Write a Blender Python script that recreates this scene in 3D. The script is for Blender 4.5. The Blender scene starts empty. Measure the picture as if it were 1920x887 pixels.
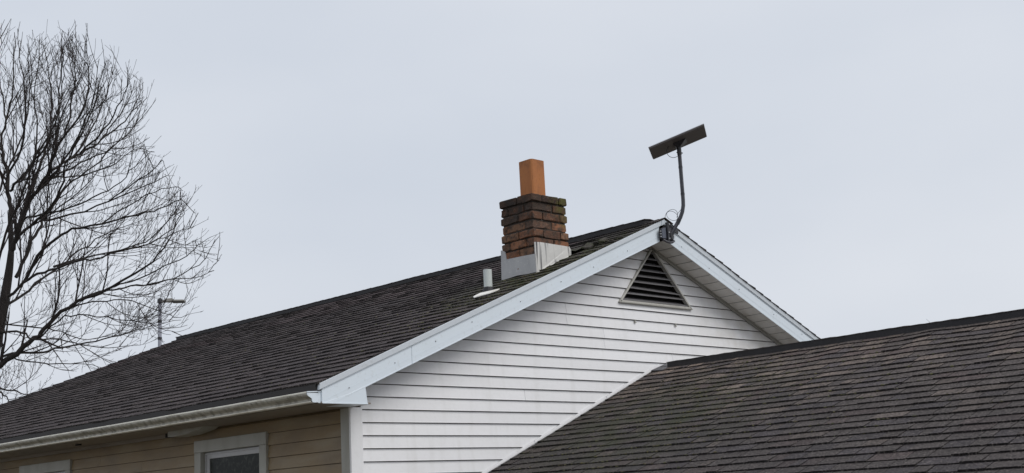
import bpy, math, random
import mathutils
from mathutils import Vector, noise, Matrix

sc = bpy.context.scene
COL = sc.collection
rnd = random.Random(7)

# ------------------------------------------------------------------ camera
CR = Vector((0.7226, -0.6894, -0.0508)); CU = Vector((-0.1050, -0.1822, 0.9776)); CF = Vector((0.6832, 0.7011, 0.2040))
CC = Vector((-6.1768, -8.2399, -0.7148)); FPX = 2444.03
cam = bpy.data.cameras.new('camera'); camo = bpy.data.objects.new('camera', cam); COL.objects.link(camo)
m = Matrix((CR, CU, -CF)).transposed().to_4x4(); m.translation = CC
camo.matrix_world = m
cam.sensor_width = 36; cam.lens = 36 * FPX / 1920; cam.clip_end = 3000; cam.clip_start = .05
sc.camera = camo

def ray(px, py):                       # viewing direction of a photo pixel, unit forward distance
    return CF + CR * ((px - 960) / FPX) - CU * ((py - 443.5) / FPX)
def proj(p):
    d = Vector(p) - CC; z = d.dot(CF)
    if z < .1: return None
    return 960 + FPX * d.dot(CR) / z, 443.5 - FPX * d.dot(CU) / z, z

# ------------------------------------------------------------------ world, sun, exposure
SUN_EL, SUN_AZ = math.radians(48), math.radians(165)      # azimuth clockwise from +y
w = bpy.data.worlds.new('World'); sc.world = w; w.use_nodes = True
nt = w.node_tree; N = nt.nodes; N.clear()
out = N.new('ShaderNodeOutputWorld'); bg = N.new('ShaderNodeBackground'); bg.inputs[1].default_value = .1
sky = N.new('ShaderNodeTexSky'); sky.sky_type = 'NISHITA'; sky.sun_disc = False
sky.sun_elevation = SUN_EL; sky.sun_rotation = SUN_AZ; sky.air_density = 1.5; sky.dust_density = 6
tc = N.new('ShaderNodeTexCoord')
nz = N.new('ShaderNodeTexNoise'); nz.inputs['Scale'].default_value = 2.1; nz.inputs['Detail'].default_value = 4; nz.inputs['Roughness'].default_value = .45
mp = N.new('ShaderNodeMapping'); mp.inputs['Scale'].default_value = (1, 1, 2.2); mp.inputs['Location'].default_value = (3.1, .4, 0)
nt.links.new(tc.outputs['Generated'], mp.inputs[0]); nt.links.new(mp.outputs[0], nz.inputs['Vector'])
rp = N.new('ShaderNodeValToRGB')
rp.color_ramp.elements[0].position = .32; rp.color_ramp.elements[0].color = (6.40, 6.90, 7.75, 1)
rp.color_ramp.elements[1].position = .68; rp.color_ramp.elements[1].color = (7.55, 7.9, 8.55, 1)
nt.links.new(nz.outputs[0], rp.inputs[0])
mx = N.new('ShaderNodeMixRGB'); mx.inputs[0].default_value = .93
nt.links.new(sky.outputs[0], mx.inputs[1]); nt.links.new(rp.outputs[0], mx.inputs[2])
nt.links.new(mx.outputs[0], bg.inputs[0]); nt.links.new(bg.outputs[0], out.inputs[0])

sl = bpy.data.lights.new('sun', 'SUN'); sl.energy = 1.5; sl.angle = math.radians(35); sl.color = (1, .97, .93)
so = bpy.data.objects.new('sun', sl); COL.objects.link(so)
sd = Vector((math.sin(SUN_AZ) * math.cos(SUN_EL), math.cos(SUN_AZ) * math.cos(SUN_EL), math.sin(SUN_EL)))
so.rotation_euler = sd.to_track_quat('Z', 'Y').to_euler(); so.location = (0, -10, 12)
sc.view_settings.view_transform = 'Standard'; sc.view_settings.look = 'None'
sc.view_settings.exposure = 0; sc.view_settings.gamma = 1
sc.cycles.max_bounces = 5

# ------------------------------------------------------------------ mesh helpers
ORG = {}
class MB:
    def __init__(s): s.v = []; s.f = []; s.t = []; s.cur = (1, 1, 1, 1)
    def tint(s, c): s.cur = (c[0], c[1], c[2], 1)
    def face(s, idx): s.f.append(tuple(idx)); s.t.append(s.cur)
    def add(s, pts): n = len(s.v); s.v += [tuple(p) for p in pts]; return n
    def box(s, a, b):
        x0, y0, z0 = a; x1, y1, z1 = b
        n = s.add([(x0,y0,z0),(x1,y0,z0),(x1,y1,z0),(x0,y1,z0),(x0,y0,z1),(x1,y0,z1),(x1,y1,z1),(x0,y1,z1)])
        for q in ((0,3,2,1),(4,5,6,7),(0,1,5,4),(1,2,6,5),(2,3,7,6),(3,0,4,7)): s.face([n+i for i in q])
    def hexa(s, p):                    # 8 points: 4 bottom ccw, 4 top ccw
        n = s.add(p)
        for q in ((0,3,2,1),(4,5,6,7),(0,1,5,4),(1,2,6,5),(2,3,7,6),(3,0,4,7)): s.face([n+i for i in q])
    def prism(s, poly, vec):           # poly: 3d points, extruded by vec
        k = len(poly); vec = Vector(vec)
        n = s.add(poly); s.add([Vector(p) + vec for p in poly])
        s.face(list(range(n, n+k))[::-1]); s.face(range(n+k, n+2*k))
        for i in range(k):
            j = (i+1) % k; s.face((n+i, n+j, n+k+j, n+k+i))
    def tube(s, pts, rad, k=6, cap=True):
        pts = [Vector(p) for p in pts]
        if not hasattr(rad, '__len__'): rad = [rad] * len(pts)
        base = len(s.v); prev = None
        for i, p in enumerate(pts):
            t = (pts[min(i+1, len(pts)-1)] - pts[max(i-1, 0)])
            if t.length < 1e-9: t = Vector((0,0,1))
            t.normalize()
            if prev is None:
                a = Vector((0,0,1)) if abs(t.z) < .9 else Vector((1,0,0))
                u = t.cross(a).normalized()
            else:
                u = (prev - t * prev.dot(t)).normalized()
            prev = u; vv = t.cross(u)
            s.add([p + (u*math.cos(2*math.pi*j/k) + vv*math.sin(2*math.pi*j/k)) * rad[i] for j in range(k)])
        for i in range(len(pts)-1):
            for j in range(k):
                a = base+i*k+j; b = base+i*k+(j+1) % k
                s.face((a, b, b+k, a+k))
        if cap:
            s.face(list(range(base, base+k))[::-1]); s.face(range(base+(len(pts)-1)*k, base+len(pts)*k))
    def build(s, name, mat, parent=None, smooth=False, bevel=0, **props):
        me = bpy.data.meshes.new(name)
        org = ORG.get(parent.name, Vector((0,0,0))) if parent else Vector((0,0,0))
        if parent is None and 'org' in props: org = Vector(props.pop('org'))
        props.pop('org', None)
        me.from_pydata([(v[0]-org[0], v[1]-org[1], v[2]-org[2]) for v in s.v], [], s.f)
        at = me.attributes.new('tint', 'FLOAT_COLOR', 'FACE')
        at.data.foreach_set('color', [c for t in s.t for c in t])
        me.materials.append(mat)
        if smooth: me.shade_smooth()
        o = bpy.data.objects.new(name, me); COL.objects.link(o)
        if parent: o.parent = parent
        else: o.location = org
        ORG[o.name] = org
        if bevel:
            b = o.modifiers.new('bevel', 'BEVEL'); b.width = bevel; b.segments = 2; b.limit_method = 'ANGLE'
        for k_, v_ in props.items(): o[k_] = v_
        return o

def thing(name, label, cat, loc=(0,0,0), group=None):
    o = bpy.data.objects.new(name, None); COL.objects.link(o); o.location = loc
    o['label'] = label; o['category'] = cat; o.empty_display_size = .2
    if group: o['group'] = group
    ORG[o.name] = Vector(loc)
    return o

# ------------------------------------------------------------------ materials
def mat(name, color, rough=.7, metal=0, tint=False, noise_=None, bump=None, spec=.5, extra=None):
    """noise_: list of (scale, stretch, amount, colour) mixed over the base; bump: (scale, strength)"""
    M = bpy.data.materials.new(name); M.use_nodes = True
    t = M.node_tree; n = t.nodes; b = n['Principled BSDF']
    b.inputs['Roughness'].default_value = rough; b.inputs['Metallic'].default_value = metal
    b.inputs['Specular IOR Level'].default_value = spec
    rgb = n.new('ShaderNodeRGB'); rgb.outputs[0].default_value = (*color, 1); cur = rgb.outputs[0]
    if tint:
        a = n.new('ShaderNodeAttribute'); a.attribute_name = 'tint'
        mm = n.new('ShaderNodeMixRGB'); mm.blend_type = 'MULTIPLY'; mm.inputs[0].default_value = 1
        t.links.new(cur, mm.inputs[1]); t.links.new(a.outputs[0], mm.inputs[2]); cur = mm.outputs[0]
    g = n.new('ShaderNodeNewGeometry')
    for (scl, stretch, lo, hi, amt, c) in (noise_ or []):
        mp = n.new('ShaderNodeMapping'); mp.inputs['Scale'].default_value = stretch
        t.links.new(g.outputs['Position'], mp.inputs[0])
        z = n.new('ShaderNodeTexNoise'); z.inputs['Scale'].default_value = scl; z.inputs['Detail'].default_value = 5
        t.links.new(mp.outputs[0], z.inputs['Vector'])
        r = n.new('ShaderNodeMapRange'); r.inputs[1].default_value = lo; r.inputs[2].default_value = hi
        r.inputs[3].default_value = 0; r.inputs[4].default_value = amt
        t.links.new(z.outputs[0], r.inputs[0])
        x = n.new('ShaderNodeMixRGB'); t.links.new(r.outputs[0], x.inputs[0]); t.links.new(cur, x.inputs[1])
        x.inputs[2].default_value = (*c, 1); cur = x.outputs[0]
    if extra: cur = extra(t, n, g, cur)
    t.links.new(cur, b.inputs['Base Color'])
    if bump:
        z = n.new('ShaderNodeTexNoise'); z.inputs['Scale'].default_value = bump[0]; z.inputs['Detail'].default_value = 6
        t.links.new(g.outputs['Position'], z.inputs['Vector'])
        bb = n.new('ShaderNodeBump'); bb.inputs['Strength'].default_value = bump[1]; bb.inputs['Distance'].default_value = .004
        t.links.new(z.outputs[0], bb.inputs['Height']); t.links.new(bb.outputs[0], b.inputs['Normal'])
    return M

def spot(centre, radius, color, amt, nscale=6, squash=(1,1,1)):
    """a stain of its own shape round a world point"""
    def f(t, n, g, cur):
        vs = n.new('ShaderNodeVectorMath'); vs.operation = 'SUBTRACT'; vs.inputs[1].default_value = centre
        t.links.new(g.outputs['Position'], vs.inputs[0])
        vm = n.new('ShaderNodeVectorMath'); vm.operation = 'MULTIPLY'; vm.inputs[1].default_value = squash
        t.links.new(vs.outputs[0], vm.inputs[0])
        ln = n.new('ShaderNodeVectorMath'); ln.operation = 'LENGTH'; t.links.new(vm.outputs[0], ln.inputs[0])
        r = n.new('ShaderNodeMapRange'); r.inputs[1].default_value = radius; r.inputs[2].default_value = radius * .3
        r.inputs[3].default_value = 0; r.inputs[4].default_value = 1
        t.links.new(ln.outputs['Value'], r.inputs[0])
        z = n.new('ShaderNodeTexNoise'); z.inputs['Scale'].default_value = nscale; z.inputs['Detail'].default_value = 6
        t.links.new(g.outputs['Position'], z.inputs['Vector'])
        r2 = n.new('ShaderNodeMapRange'); r2.inputs[1].default_value = .35; r2.inputs[2].default_value = .65
        r2.inputs[4].default_value = amt; t.links.new(z.outputs[0], r2.inputs[0])
        mu = n.new('ShaderNodeMath'); mu.operation = 'MULTIPLY'
        t.links.new(r.outputs[0], mu.inputs[0]); t.links.new(r2.outputs[0], mu.inputs[1])
        x = n.new('ShaderNodeMixRGB'); t.links.new(mu.outputs[0], x.inputs[0]); t.links.new(cur, x.inputs[1])
        x.inputs[2].default_value = (*color, 1)
        return x.outputs[0]
    return f
def chain(*fs):
    def f(t, n, g, cur):
        for q in fs: cur = q(t, n, g, cur)
        return cur
    return f

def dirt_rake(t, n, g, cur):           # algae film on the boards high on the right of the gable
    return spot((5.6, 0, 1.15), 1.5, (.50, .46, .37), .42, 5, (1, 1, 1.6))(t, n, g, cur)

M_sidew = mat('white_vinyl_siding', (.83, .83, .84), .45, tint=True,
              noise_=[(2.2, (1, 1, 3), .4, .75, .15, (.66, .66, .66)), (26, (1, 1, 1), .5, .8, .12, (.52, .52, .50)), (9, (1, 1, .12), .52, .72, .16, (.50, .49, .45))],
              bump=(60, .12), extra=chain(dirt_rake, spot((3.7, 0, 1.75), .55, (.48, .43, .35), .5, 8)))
M_sideshade = mat('grimy_shaded_siding', (.25, .18, .098), .55, tint=True,  # darker copy of the gable siding, grime and shade put into its colour
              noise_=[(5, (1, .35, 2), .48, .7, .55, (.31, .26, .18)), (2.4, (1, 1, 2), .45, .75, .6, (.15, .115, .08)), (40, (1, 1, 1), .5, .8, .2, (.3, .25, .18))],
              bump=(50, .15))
M_alu = mat('white_aluminium_trim', (.71, .78, .84), .38, tint=True,
            noise_=[(3, (1, 1, 1), .5, .8, .2, (.56, .60, .62)), (30, (1, 1, 1), .58, .75, .3, (.45, .46, .44))], bump=(14, .12))
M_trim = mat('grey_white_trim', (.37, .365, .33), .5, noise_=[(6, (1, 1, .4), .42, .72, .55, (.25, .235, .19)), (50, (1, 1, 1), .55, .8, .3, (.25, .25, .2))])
M_soffit = mat('soffit_vinyl', (.72, .71, .67), .5, noise_=[(7, (1, 1, 1), .45, .75, .5, (.40, .36, .29))])
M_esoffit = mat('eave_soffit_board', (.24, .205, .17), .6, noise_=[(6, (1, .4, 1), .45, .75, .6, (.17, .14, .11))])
M_gutter = mat('weathered_gutter', (.44, .42, .36), .45,
               noise_=[(20, (1, 1, .12), .42, .68, .85, (.13, .115, .085)), (4, (1, 1, 1), .45, .7, .5, (.31, .29, .23))], bump=(30, .2))
M_glip = mat('gutter_lip_paint', (.72, .69, .60), .4, noise_=[(9, (1, 1, 1), .5, .72, .7, (.40, .36, .26))])
shingle_noise = [(120, (1, 1, 1), .5, .7, .42, (.135, .118, .112)), (52, (1, 1, 1), .47, .60, .75, (.021, .016, .0155)), (66, (1, 1, 1), .55, .64, .6, (.205, .18, .165)), (9, (1, 1, 1), .45, .7, .35, (.03, .026, .024)), (300, (1, 1, 1), .60, .7, .5, (.24, .23, .22)), (1.3, (1, 1, 1), .4, .7, .25, (.03, .028, .032))]
M_shmain = mat('charcoal_asphalt_shingle', (.053, .040, .0415), .9, tint=True, noise_=shingle_noise, bump=(320, .9), spec=.3,
               extra=chain(spot((2.35, -.05, 1.42), 1.25, (.042, .052, .018), .9, 9, (.8, 1, 1)), spot((3.1, .1, 1.8), .7, (.05, .048, .030), .4, 14)))
M_shgar = mat('weathered_brown_asphalt_shingle', (.082, .070, .066), .9, tint=True, noise_=shingle_noise, bump=(320, .9), spec=.3,
              extra=chain(spot((2.3, -1.1, 0), 1.5, (.045, .05, .028), .75, 5)))
M_black = mat('black_vent_plastic', (.012, .011, .013), .6, noise_=[(30, (1, 1, 1), .5, .8, .4, (.04, .036, .036))])
M_edge = mat('dark_drip_edge', (.016, .013, .012), .6)
M_brick = mat('old_red_brick', (1, 1, 1), .9, tint=True,
              noise_=[(22, (1, 1, 1), .46, .62, .85, (.04, .027, .02)), (70, (1, 1, 1), .55, .75, .5, (.26, .13, .07)), (130, (1, 1, 1), .60, .70, .6, (.34, .26, .2)), (7, (1, 1, 1), .5, .62, .45, (.05, .035, .025))], bump=(90, .9),
              extra=chain(spot((2.2, .3, 2.22), .42, (.014, .012, .010), 1.0, 6, (1, 1, .9)), spot((2.62, .1, 2.13), .2, (.085, .082, .012), 1.0, 12), spot((2.68, .1, 1.93), .12, (.13, .11, .03), .8, 16)))
M_mortar = mat('sooty_mortar', (.045, .037, .031), .95, noise_=[(60, (1, 1, 1), .5, .7, .5, (.07, .055, .045))], bump=(60, .8))
M_flue = mat('terracotta_flue', (.41, .155, .048), .75,
             noise_=[(9, (1, 1, .5), .42, .7, .5, (.33, .115, .035)), (40, (1, 1, 1), .58, .75, .4, (.2, .07, .03)), (24, (1, 1, .2), .56, .7, .4, (.15, .06, .03))], bump=(30, .15), extra=spot((2.455, .3, 2.56), .16, (.05, .028, .018), .9, 18))
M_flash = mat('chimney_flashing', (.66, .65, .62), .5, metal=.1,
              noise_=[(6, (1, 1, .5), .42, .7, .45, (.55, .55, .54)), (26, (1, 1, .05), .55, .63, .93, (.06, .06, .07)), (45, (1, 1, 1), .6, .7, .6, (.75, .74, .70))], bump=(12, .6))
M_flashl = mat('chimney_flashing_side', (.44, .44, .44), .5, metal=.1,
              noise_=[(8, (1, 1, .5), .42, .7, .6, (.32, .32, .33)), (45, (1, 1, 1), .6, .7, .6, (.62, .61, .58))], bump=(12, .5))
M_pvc = mat('grey_pvc_pipe', (.56, .60, .58), .4, noise_=[(18, (1, 1, .5), .5, .75, .3, (.42, .45, .42))])
M_rubber = mat('black_rubber', (.012, .012, .014), .6)
M_lead = mat('pale_flashing_plate', (.85, .83, .77), .55, noise_=[(14, (1, 1, 1), .5, .68, .7, (.45, .36, .24))])
M_steel = mat('dark_grey_steel', (.075, .073, .085), .42, metal=.35, noise_=[(30, (1, 1, 1), .5, .8, .4, (.13, .13, .14))])
M_dblack = mat('black_bracket_paint', (.022, .022, .027), .4, noise_=[(30, (1, 1, 1), .5, .8, .4, (.05, .05, .055))])
M_plate = mat('slate_grey_plate', (.10, .11, .14), .4, metal=.2, noise_=[(30, (1, 1, 1), .5, .8, .4, (.06, .065, .08))])
M_panel = mat('grey_antenna_shell', (.115, .105, .105), .5, noise_=[(60, (1, 1, 1), .4, .7, .3, (.15, .14, .138))])
M_panelw = mat('pale_antenna_face', (.60, .62, .66), .4)
M_bolt = mat('zinc_bolt', (.55, .55, .55), .35, metal=.6)
M_cable = mat('black_cable', (.03, .035, .045), .5)
M_dark = mat('dark_void', (.012, .010, .010), .9)
M_vframe = mat('vent_frame_paint', (.50, .49, .45), .5, noise_=[(12, (1, 1, 1), .45, .72, .5, (.3, .28, .24))])
M_louv = mat('grey_louver', (.17, .165, .17), .5, noise_=[(12, (1, 1, 1), .45, .72, .6, (.14, .13, .13))])
M_shell = mat('sheathing', (.06, .05, .045), .9)  # dark tone paints shadow lines into the gaps between siding courses
M_ground = mat('gravel_ground', (.15, .13, .105), .95, noise_=[(.5, (1, 1, 1), .45, .65, .7, (.12, .115, .06)), (25, (1, 1, 1), .4, .7, .5, (.10, .09, .08))])
M_bark = mat('dark_bark', (.022, .018, .016), .95, noise_=[(9, (1, 1, .3), .45, .7, .5, (.045, .038, .034))], bump=(30, .8))
M_twig = mat('twig_bark', (.03, .023, .022), .9)
M_lamp = mat('galvanised_lamp_pole', (.22, .23, .27), .5, noise_=[(6, (1, 1, .3), .45, .7, .5, (.13, .13, .16))])
M_lhead = mat('lamp_head_shell', (.22, .21, .19), .5)
M_sash = mat('white_sash', (.46, .46, .47), .4, noise_=[(12, (1, 1, 1), .5, .8, .4, (.32, .32, .31))])
M_moss = mat('roof_moss', (.075, .070, .048), .95, tint=True)
M_wire = mat('old_galvanised_wire', (.35, .36, .36), .5, metal=.4)
M_glass = bpy.data.materials.new('window_glass'); M_glass.use_nodes = True
_b = M_glass.node_tree.nodes['Principled BSDF']; _b.inputs['Base Color'].default_value = (.03, .033, .03, 1)
_b.inputs['Roughness'].default_value = .28; _b.inputs['Specular IOR Level'].default_value = .12
_n = M_glass.node_tree.nodes.new('ShaderNodeTexNoise'); _n.inputs['Scale'].default_value = 26; _n.inputs['Detail'].default_value = 8  # pale speckles painted into the colour as reflections of trees
_g = M_glass.node_tree.nodes.new('ShaderNodeNewGeometry'); M_glass.node_tree.links.new(_g.outputs['Position'], _n.inputs['Vector'])
_r = M_glass.node_tree.nodes.new('ShaderNodeValToRGB'); _r.color_ramp.elements[0].position = .5; _r.color_ramp.elements[0].color = (.016, .019, .017, 1)
_r.color_ramp.elements[1].position = .78; _r.color_ramp.elements[1].color = (.07, .075, .065, 1)
M_glass.node_tree.links.new(_n.outputs[0], _r.inputs[0]); M_glass.node_tree.links.new(_r.outputs[0], _b.inputs['Base Color'])

# ------------------------------------------------------------------ geometry constants (metres)
GZ = -2.8                              # ground level
H = .1016                              # siding exposure
RX, WID = 3.69, 7.38                   # ridge x, gable width
SL = .4155                             # roof pitch
OV, EV = .26, .47                      # rake and eave overhang
def ztop(x): return .27 + SL * (min(x, 2*RX - x) + .48)           # underside of shingles
def zsof(x): return .650 + SL * (min(x, 2*RX - x) - .925)
def yfar(x): return 9.12 + .555 * max(0, RX - x)
GX, GZR, GS = 3.78, None, .4175
GEND, GEX = -6.3, .55                  # garage front end, eave x
def zg(x): return GS * (min(x, 2*GX - x) - 1.333) - .448

# ------------------------------------------------------------------ ground
g = MB(); S = 900
pts = [-S, -200, -60, -20, 0, 20, 60, 200, S]
for i in range(8):
    for j in range(8):
        n0 = g.add([(pts[i], pts[j], GZ), (pts[i+1], pts[j], GZ), (pts[i+1], pts[j+1], GZ), (pts[i], pts[j+1], GZ)])
        g.face((n0, n0+1, n0+2, n0+3))
g.build('ground', M_ground, kind='structure')

# ------------------------------------------------------------------ shingle field
def visible_area(c, wdt, e, nrm):
    q = proj(c)
    if not q or not (-10 < q[0] < 1930 and -10 < q[1] < 897): return 0
    d = (CC - Vector(c)); L = d.length
    return wdt * e * abs(d.normalized().dot(nrm)) / (L*L)

def shingle_field(part, material, ridge_x, ridge_z, slope, side, smax, ylo, yhi, expo, th, disp, tintf, seed, rows0=0, singles=300):
    """side=-1: slope falling towards -x. rows counted up from the eave. ylo/yhi: functions of x"""
    r = random.Random(seed)
    cs = 1 / math.sqrt(1 + slope*slope); sn = slope * cs
    dirs = Vector((side*cs, 0, -sn)); nrm = Vector((side*sn, 0, cs))
    ridge = Vector((ridge_x, 0, ridge_z))
    def P(s, y, n): 
        n2 = n + disp(s, y)
        return ridge + dirs*s + Vector((0, y, 0)) + nrm*n2
    tabs = []
    rows = int(smax / expo) + 1
    for i in range(rows):
        sb = smax - i*expo
        if sb < .03: break
        xb = ridge_x + side*cs*sb
        y = ylo(xb); y1 = yhi(xb); y -= 0
        first = True; hi = r.random() < .5
        while y < y1 - .02:
            wd = r.choice((.08, .10, .12, .14, .16, .18, .22, .26)) * r.uniform(.9, 1.1)
            if first: wd *= r.uniform(.3, 1); first = False
            ye = min(y+wd, y1)
            if y1 - ye < .04: ye = y1
            tabs.append((i, sb, y, ye, hi)); hi = not hi if r.random() < .8 else hi
            y = ye
    def geom(mb, t):
        i, sb, y0, y1, hi = t
        th_ = th * r.uniform(.75, 1.2) + (.0035 if hi else 0)
        st = max(sb - expo - .02, 0)
        k = max(1, int((y1-y0)/.07))
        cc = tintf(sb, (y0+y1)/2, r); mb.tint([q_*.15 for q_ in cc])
        top = []; bt = []; bb = []
        gap = .0032
        for j in range(k+1):
            y = y0 + gap + (y1-y0-2*gap)*j/k
            wob = .008*noise.noise(Vector((y*3, i*7.3, seed))) + .0025*noise.noise(Vector((y*21, i*3.1, seed)))
            lift = .0035*max(0, noise.noise(Vector((y*5, i*2.7, seed+9)))) 
            top.append(P(st, y, .001)); bt.append(P(sb+wob, y, th_+lift)); bb.append(P(sb+wob-.001, y, -.004))
        n = mb.add(top + bt + bb); K = k+1
        for j in range(k):
            mb.tint(cc); mb.face((n+j, n+K+j, n+K+j+1, n+j+1)); mb.tint([q_*.05 for q_ in cc]); mb.face((n+K+j, n+2*K+j, n+2*K+j+1, n+K+j+1))  # near-black asphalt edge, darkened further to paint the shadow under each course
        mb.face((n, n+2*K, n+K)); mb.face((n+k, n+K+k, n+2*K+k))
    def key(t):
        return visible_area(P(t[1]-expo/2, (t[2]+t[3])/2, th), t[3]-t[2], expo, nrm)
    tabs.sort(key=key, reverse=True)
    rest = MB()
    for q, t in enumerate(tabs):
        if q < singles:
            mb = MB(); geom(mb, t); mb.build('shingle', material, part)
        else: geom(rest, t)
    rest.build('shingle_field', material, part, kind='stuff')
    return P, tabs

def hump(s, y, cs, cy, ls, ly, h):
    a = ((s-cs)/ls)**2 + ((y-cy)/ly)**2
    return h * math.exp(-a) if a < 9 else 0

# ================================================================== HOUSE
house = thing('house', 'white sided house with a grimy side wall toned for shade, dark shingle gable roof and brick chimney', 'house', (RX, 4.5, GZ))

# solid core walls, set back behind the siding
cw = MB()
cw.prism([(.06, .07, GZ), (WID-.06, .07, GZ), (WID-.06, .07, zsof(WID)-.0), (RX, .07, zsof(RX)), (.06, .07, zsof(.06))], (0, 8.83, 0))
cw.build('wall', M_shell, house)
wall = cw  # noqa
wallo = bpy.data.objects['wall']
fd = MB(); fd.box((-.005, -.005, GZ), (WID+.005, 9.0, GZ+.35)); fd.build('foundation', M_mortar, house)

# --- siding boards on the gable
def xroof_l(z): return .925 + (z-.650)/SL
def vent_l(z): return 3.229 + (z-1.186)*(3.778-3.229)/.586
def vent_r(z): return 4.335 - (z-1.193)*(4.335-3.778)/.579
seams = {9: 2.49, 10: 2.49, 8: 2.99, 7: 2.99, 6: 3.99, 2: 1.9, 0: 2.6}
def gboard(k, xa0, xa1, xb0, xb1, zt=None):
    z0 = k*H + .0088; z1 = zt if zt else z0 + H
    b = MB(); v = .96 + .06*rnd.random(); b.tint((v, v, v))
    yb, yt = -.016, -.002
    b.hexa([(xa0, yb, z0), (xb0, yb, z0), (xb0, .004, z0), (xa0, .004, z0),
            (xa1, yt, z1), (xb1, yt, z1), (xb1, .004, z1), (xa1, .004, z1)])
    # small lip along the lower edge of each vinyl course
    b.hexa([(xa0, yb-.0015, z0-.002), (xb0, yb-.0015, z0-.002), (xb0, yb+.003, z0-.002), (xa0, yb+.003, z0-.002),
            (xa0, yb-.0005, z0+.004), (xb0, yb-.0005, z0+.004), (xb0, yb+.003, z0+.004), (xa0, yb+.003, z0+.004)])
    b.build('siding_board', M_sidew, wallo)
for k in range(-14, 18):
    z0, z1 = k*H, (k+1)*H + .001
    if z0 > zsof(RX) - .02: break
    z1c = min(z1, zsof(RX)-.004)
    la0, la1 = max(.0925, xroof_l(z0)), max(.0925, xroof_l(z1c))
    if z0 < .66:
        gx = 1.333 + (z0+.46)/GS + .25
        rb0 = rb1 = max(gx, .3)
        if z0 < -1.0: rb0 = rb1 = 1.2
        if gx > GX: rb0, rb1 = 2*RX-xroof_l(z0), 2*RX-xroof_l(z1c)
        rb0, rb1 = min(rb0, 2*RX-xroof_l(z0)), min(rb1, 2*RX-xroof_l(z1c))
    else:
        rb0, rb1 = 2*RX-xroof_l(z0), 2*RX-xroof_l(z1c)
    segs = [(la0, la1, rb0, rb1)]
    if z1c > 1.19 and z0 < 1.75:
        zz0, zz1 = max(z0, 1.19), min(z1c, 1.77)
        segs = [(la0, la1, vent_l(zz0)+.012, vent_l(zz1)+.012), (vent_r(zz0)-.012, vent_r(zz1)-.012, rb0, rb1)]
        if z0 < 1.19:   # the course that passes just under the vent
            b = MB(); zq = z0+.0098; b.tint((.98, .98, .98)); b.hexa([(3.2455, -.016, zq), (4.3245, -.016, zq), (4.3245, .004, zq), (3.2455, .004, zq), (3.2455, -.0043, 1.195), (4.3245, -.0043, 1.195), (4.3245, .004, 1.195), (3.2455, .004, 1.195)])
            b.hexa([(3.2455, -.0175, zq-.002), (4.3245, -.0175, zq-.002), (4.3245, -.013, zq-.002), (3.2455, -.013, zq-.002), (3.2455, -.0165, zq+.004), (4.3245, -.0165, zq+.004), (4.3245, -.013, zq+.004), (3.2455, -.013, zq+.004)])
            b.build('siding_board', M_sidew, wallo)
    if k in seams and len(segs) == 1:
        s_ = seams[k]; a = segs[0]
        segs = [(a[0], a[1], s_-.0015, s_-.0015), (s_+.0015, s_+.0015, a[2], a[3])]
    for a in segs:
        if a[2] - a[0] > .02 or a[3]-a[1] > .02:
            gboard(k, a[0], max(a[1], a[0] - 9), a[2], max(a[3], a[1] + .002), z1c)
# backing right behind the boards, its dark tone painting shade into the gaps
bk = MB()
bk.prism([(.05, .006, GZ+.3), (WID-.05, .006, GZ+.3), (WID-.05, .006, zsof(WID-.05)), (vent_r(1.193)+2.5, .006, zsof(vent_r(1.193)+2.5)), (vent_r(1.193)+2.5, .006, 1.193), (3.2, .006, 1.186), (1.2, .006, zsof(1.2)-.01), (.05, .006, zsof(.05))][:3] +
         [(4.335, .006, zsof(4.335)-.003), (4.335, .006, 1.19), (3.229, .006, 1.19), (3.229, .006, zsof(3.229)-.003), (.05, .006, zsof(.05))], (0, .05, 0))
bk.prism([(3.229, .006, 1.20), (3.71, .006, 1.72), (3.69, .006, zsof(3.69)-.003), (3.229, .006, zsof(3.229)-.003)], (0, .05, 0))
bk.prism([(4.335, .006, 1.20), (4.335, .006, zsof(4.335)-.003), (3.69, .006, zsof(3.69)-.003), (3.84, .006, 1.72)], (0, .05, 0))
bk.build('sheathing', M_shell, wallo)

# --- siding on the side wall, toned tan for grime and shade
W1 = (1.14, 2.295, -1.25, .020); W2 = (4.775, 6.0, -1.25, .014)
tseam = {1: 3.6, 0: 4.15, -1: 4.15, -2: 3.3}
for k in range(-14, 2):
    z0, z1 = k*H, min((k+1)*H+.004, .121)
    cuts = [(.105, 1.142), (2.293, 4.777), (5.998, 10.9)] if z0 < -.02 else [(.105, 10.9)]
    if k == 0: cuts = [(.105, 10.9)]
    if k in tseam:
        out_ = []
        for a, b_ in cuts:
            if a < tseam[k] < b_: out_ += [(a, tseam[k]-.0015), (tseam[k]+.0015, b_)]
            else: out_.append((a, b_))
        cuts = out_
    for a, b_ in cuts:
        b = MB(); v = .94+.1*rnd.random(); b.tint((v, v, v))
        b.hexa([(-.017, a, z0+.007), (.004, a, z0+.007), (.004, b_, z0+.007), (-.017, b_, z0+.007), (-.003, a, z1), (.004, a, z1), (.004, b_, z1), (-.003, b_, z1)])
        b.build('siding_board', M_sideshade, wallo)
b = MB()
for (a, b_) in ((.05, 1.16), (2.28, 4.79), (5.98, 11)): b.box((.006, a, GZ+.3), (.05, b_, .12))
b.box((.006, 1.16, 0), (.05, 2.28, .12)); b.box((.006, 4.79, 0), (.05, 5.98, .12))
b.box((.006, 1.16, GZ+.3), (.05, 2.28, -1.2)); b.box((.006, 4.79, GZ+.3), (.05, 5.98, -1.2))
b.build('sheathing', M_shell, wallo)

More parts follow.
